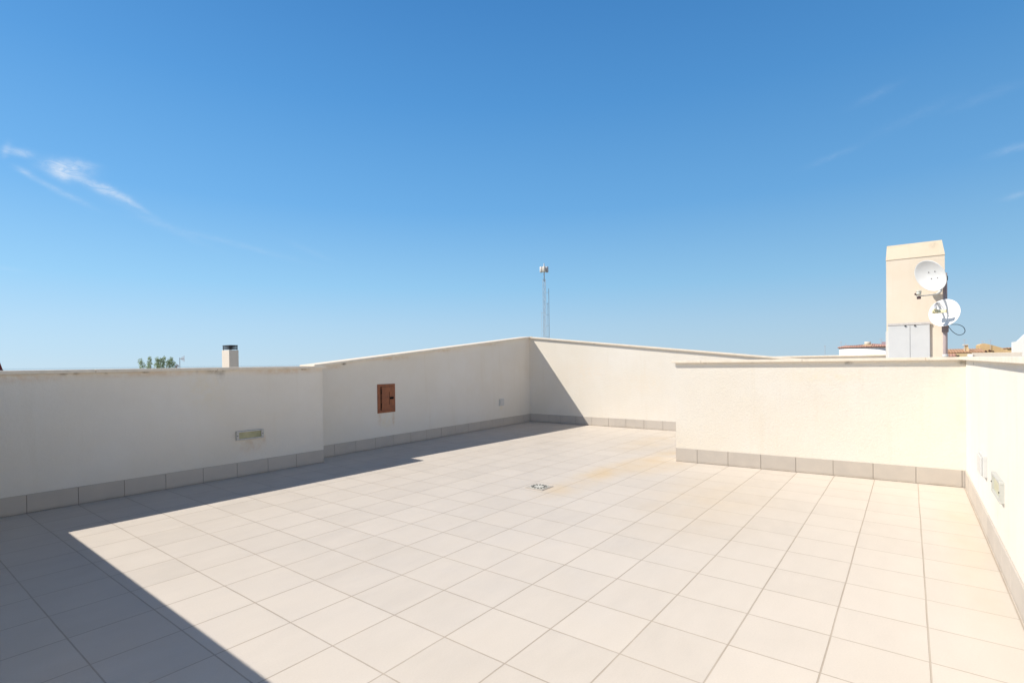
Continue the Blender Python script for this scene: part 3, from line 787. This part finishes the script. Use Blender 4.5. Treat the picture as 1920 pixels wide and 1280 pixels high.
def wdot(v, off):
    n = N.new('ShaderNodeVectorMath'); n.operation = 'DOT_PRODUCT'; Lk.new(tc.outputs['Generated'], n.inputs[0]); n.inputs[1].default_value = v
    return wmath('SUBTRACT', n.outputs['Value'], off)
cn = N.new('ShaderNodeTexNoise'); cn.inputs['Scale'].default_value = 26; cn.inputs['Detail'].default_value = 6; cn.inputs['Roughness'].default_value = .62
cn.inputs['Distortion'].default_value = .6; Lk.new(tc.outputs['Generated'], cn.inputs['Vector'])
CIRRUS = [
    ((0.20387, 0.9382, 0.27966), (0.89431, -0.3046, 0.32777), (0.13805, 0.25001, -0.95835), 0.02359, 0.01062, 1.25),
    ((0.197, 0.94216, 0.27116), (0.5663, 0.11079, -0.81672), (-0.6155, 0.33021, -0.71562), 0.01103, 0.00838, 0.95),
    ((0.21759, 0.93249, 0.2883), (0.91119, -0.30693, 0.27482), (0.10471, 0.26854, -0.95756), 0.01743, 0.00575, 0.5),
    ((0.25164, 0.93293, 0.25753), (0.92113, -0.16506, -0.35253), (-0.27472, 0.32054, -0.90652), 0.02596, 0.00709, 1),
    ((0.27685, 0.92865, 0.24689), (0.84146, -0.12707, -0.52516), (-0.383, 0.34033, -0.85877), 0.02939, 0.004, 0.5),
    ((0.22448, 0.93721, 0.26694), (0.91613, -0.13048, -0.37906), (-0.29295, 0.32356, -0.89972), 0.03564, 0.00537, 0.4),
    ((0.16102, 0.95045, 0.26594), (0.82673, 0.01173, -0.56248), (-0.39836, 0.30707, -0.8643), 0.01064, 0.00429, 0.5),
    ((0.18279, 0.94955, 0.25483), (0.90333, -0.07202, -0.42286), (-0.31447, 0.30026, -0.90053), 0.02207, 0.0037, 0.32),
    ((0.2083, 0.94725, 0.24356), (0.88384, -0.09019, -0.45901), (-0.33464, 0.30081, -0.89304), 0.02626, 0.00454, 0.35),
    ((0.15552, 0.94427, 0.29012), (0.87946, -0.27164, 0.39085), (0.14897, 0.26533, -0.95258), 0.01267, 0.00531, 0.75),
    ((0.14229, 0.94657, 0.2894), (0.25124, -0.32206, 0.91277), (0.95728, -0.05945, -0.28297), 0.0099, 0.00392, 0.6),
    ((0.40388, 0.89195, 0.20321), (0.89162, -0.43256, -0.13384), (-0.08929, 0.25672, -0.96235), 0.10582, 0.00528, 0.16),
    ((0.31363, 0.92341, 0.22127), (0.87957, -0.23851, -0.41167), (-0.29982, 0.31409, -0.90081), 0.07095, 0.00665, 0.16),
    ((0.95534, -0.10999, 0.27426), (-0.1084, -0.99228, -0.0603), (0.25473, -0.14594, -0.95594), 0.02192, 0.00555, 0.5),
    ((0.97004, -0.11402, 0.21454), (-0.13329, -0.99009, 0.04426), (0.19299, -0.1607, -0.96795), 0.01382, 0.00427, 0.5),
    ((0.94595, 0.09274, 0.31077), (0.04217, -0.99249, 0.11484), (0.32137, -0.21032, -0.9233), 0.03293, 0.00488, 0.25),
    ((0.92438, 0.03762, 0.37961), (0.00708, -0.99888, 0.04673), (0.37546, -0.21968, -0.90043), 0.02659, 0.00602, 0.22),
    ((0.93538, -0.08257, 0.34388), (-0.06488, -0.99078, -0.11896), (0.32626, -0.14978, -0.93334), 0.03957, 0.00684, 0.15),
    ((0.94021, -0.00479, 0.34056), (-0.07664, -0.98909, 0.12584), (0.32372, -0.26445, -0.90845), 0.04893, 0.0075, 0.12),
    ((0.51409, 0.83416, 0.19972), (0.82546, -0.45505, -0.33398), (-0.2103, 0.34523, -0.91465), 0.04385, 0.00562, 0.1),
    ((0.14521, 0.97988, 0.13696), (0.97842, -0.13386, -0.15741), (-0.13264, 0.15464, -0.97903), 0.02131, 0.00366, 0.15)]
acc = None
for (c, a, b, la_, lb_, st) in CIRRUS:
    u = wmath('DIVIDE', wdot(a, Vector(a).dot(Vector(c))), la_); v = wmath('DIVIDE', wdot(b, Vector(b).dot(Vector(c))), lb_)
    wob = wmath('MULTIPLY', wmath('SUBTRACT', cn.outputs['Fac'], .5), 1.6)
    v = wmath('ADD', v, wob)
    r2 = wmath('ADD', wmath('MULTIPLY', u, u), wmath('MULTIPLY', v, v))
    e = wmath('MULTIPLY', wmath('POWER', 2.71828, wmath('MULTIPLY', r2, -1.2)), st * (.62 if c[1] > .6 else .36))
    acc = e if acc is None else wmath('ADD', acc, e)
fv = N.new('ShaderNodeVectorMath'); fv.operation = 'MULTIPLY'; Lk.new(tc.outputs['Generated'], fv.inputs[0]); fv.inputs[1].default_value = (1, 1, 2.6)
fn = N.new('ShaderNodeTexNoise'); fn.inputs['Scale'].default_value = 42; fn.inputs['Detail'].default_value = 8; fn.inputs['Roughness'].default_value = .68; fn.inputs['Distortion'].default_value = 1.2
Lk.new(fv.outputs[0], fn.inputs['Vector'])
tx = N.new('ShaderNodeMapRange'); tx.inputs[1].default_value = .33; tx.inputs[2].default_value = .66; tx.inputs[3].default_value = .28; Lk.new(fn.outputs['Fac'], tx.inputs[0])
acc = wmath('MINIMUM', wmath('MULTIPLY', acc, tx.outputs[0]), .85)
mx = N.new('ShaderNodeMix'); mx.data_type = 'RGBA'; Lk.new(acc, mx.inputs[0]); Lk.new(hs.outputs[2], mx.inputs[6]); mx.inputs[7].default_value = (6.0, 6.9, 8.0, 1)
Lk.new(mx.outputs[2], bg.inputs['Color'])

sl = bpy.data.lights.new('sun', 'SUN'); sl.energy = 4.0; sl.angle = R(.53); sl.color = (1.0, .935, .84)
so = bpy.data.objects.new('sun', sl); col.objects.link(so)
so.rotation_euler = Vector((SX, SY, SZ)).to_track_quat('Z', 'Y').to_euler()

# -------------------------------------------------------------------- camera
cd = bpy.data.cameras.new('camera'); cam = bpy.data.objects.new('camera', cd); col.objects.link(cam)
cd.sensor_width = 36; cd.lens = 18.2915; cd.shift_x = 0.00513; cd.shift_y = 0.0234
cd.clip_start = .05; cd.clip_end = 20000
cam.matrix_world = Matrix(((0.611855, 0.012082, -0.790878, -0.94330), (-0.790889, -0.005020, -0.611940, -5.55760), (-0.011364, 0.999914, 0.006484, 1.18201), (0, 0, 0, 1)))
scene.camera = cam
scene.view_settings.view_transform = 'Standard'; scene.view_settings.look = 'None'
scene.view_settings.exposure = 0.50; scene.view_settings.gamma = 1
scene.render.engine = 'CYCLES'
scene.cycles.max_bounces = 8; scene.cycles.diffuse_bounces = 5
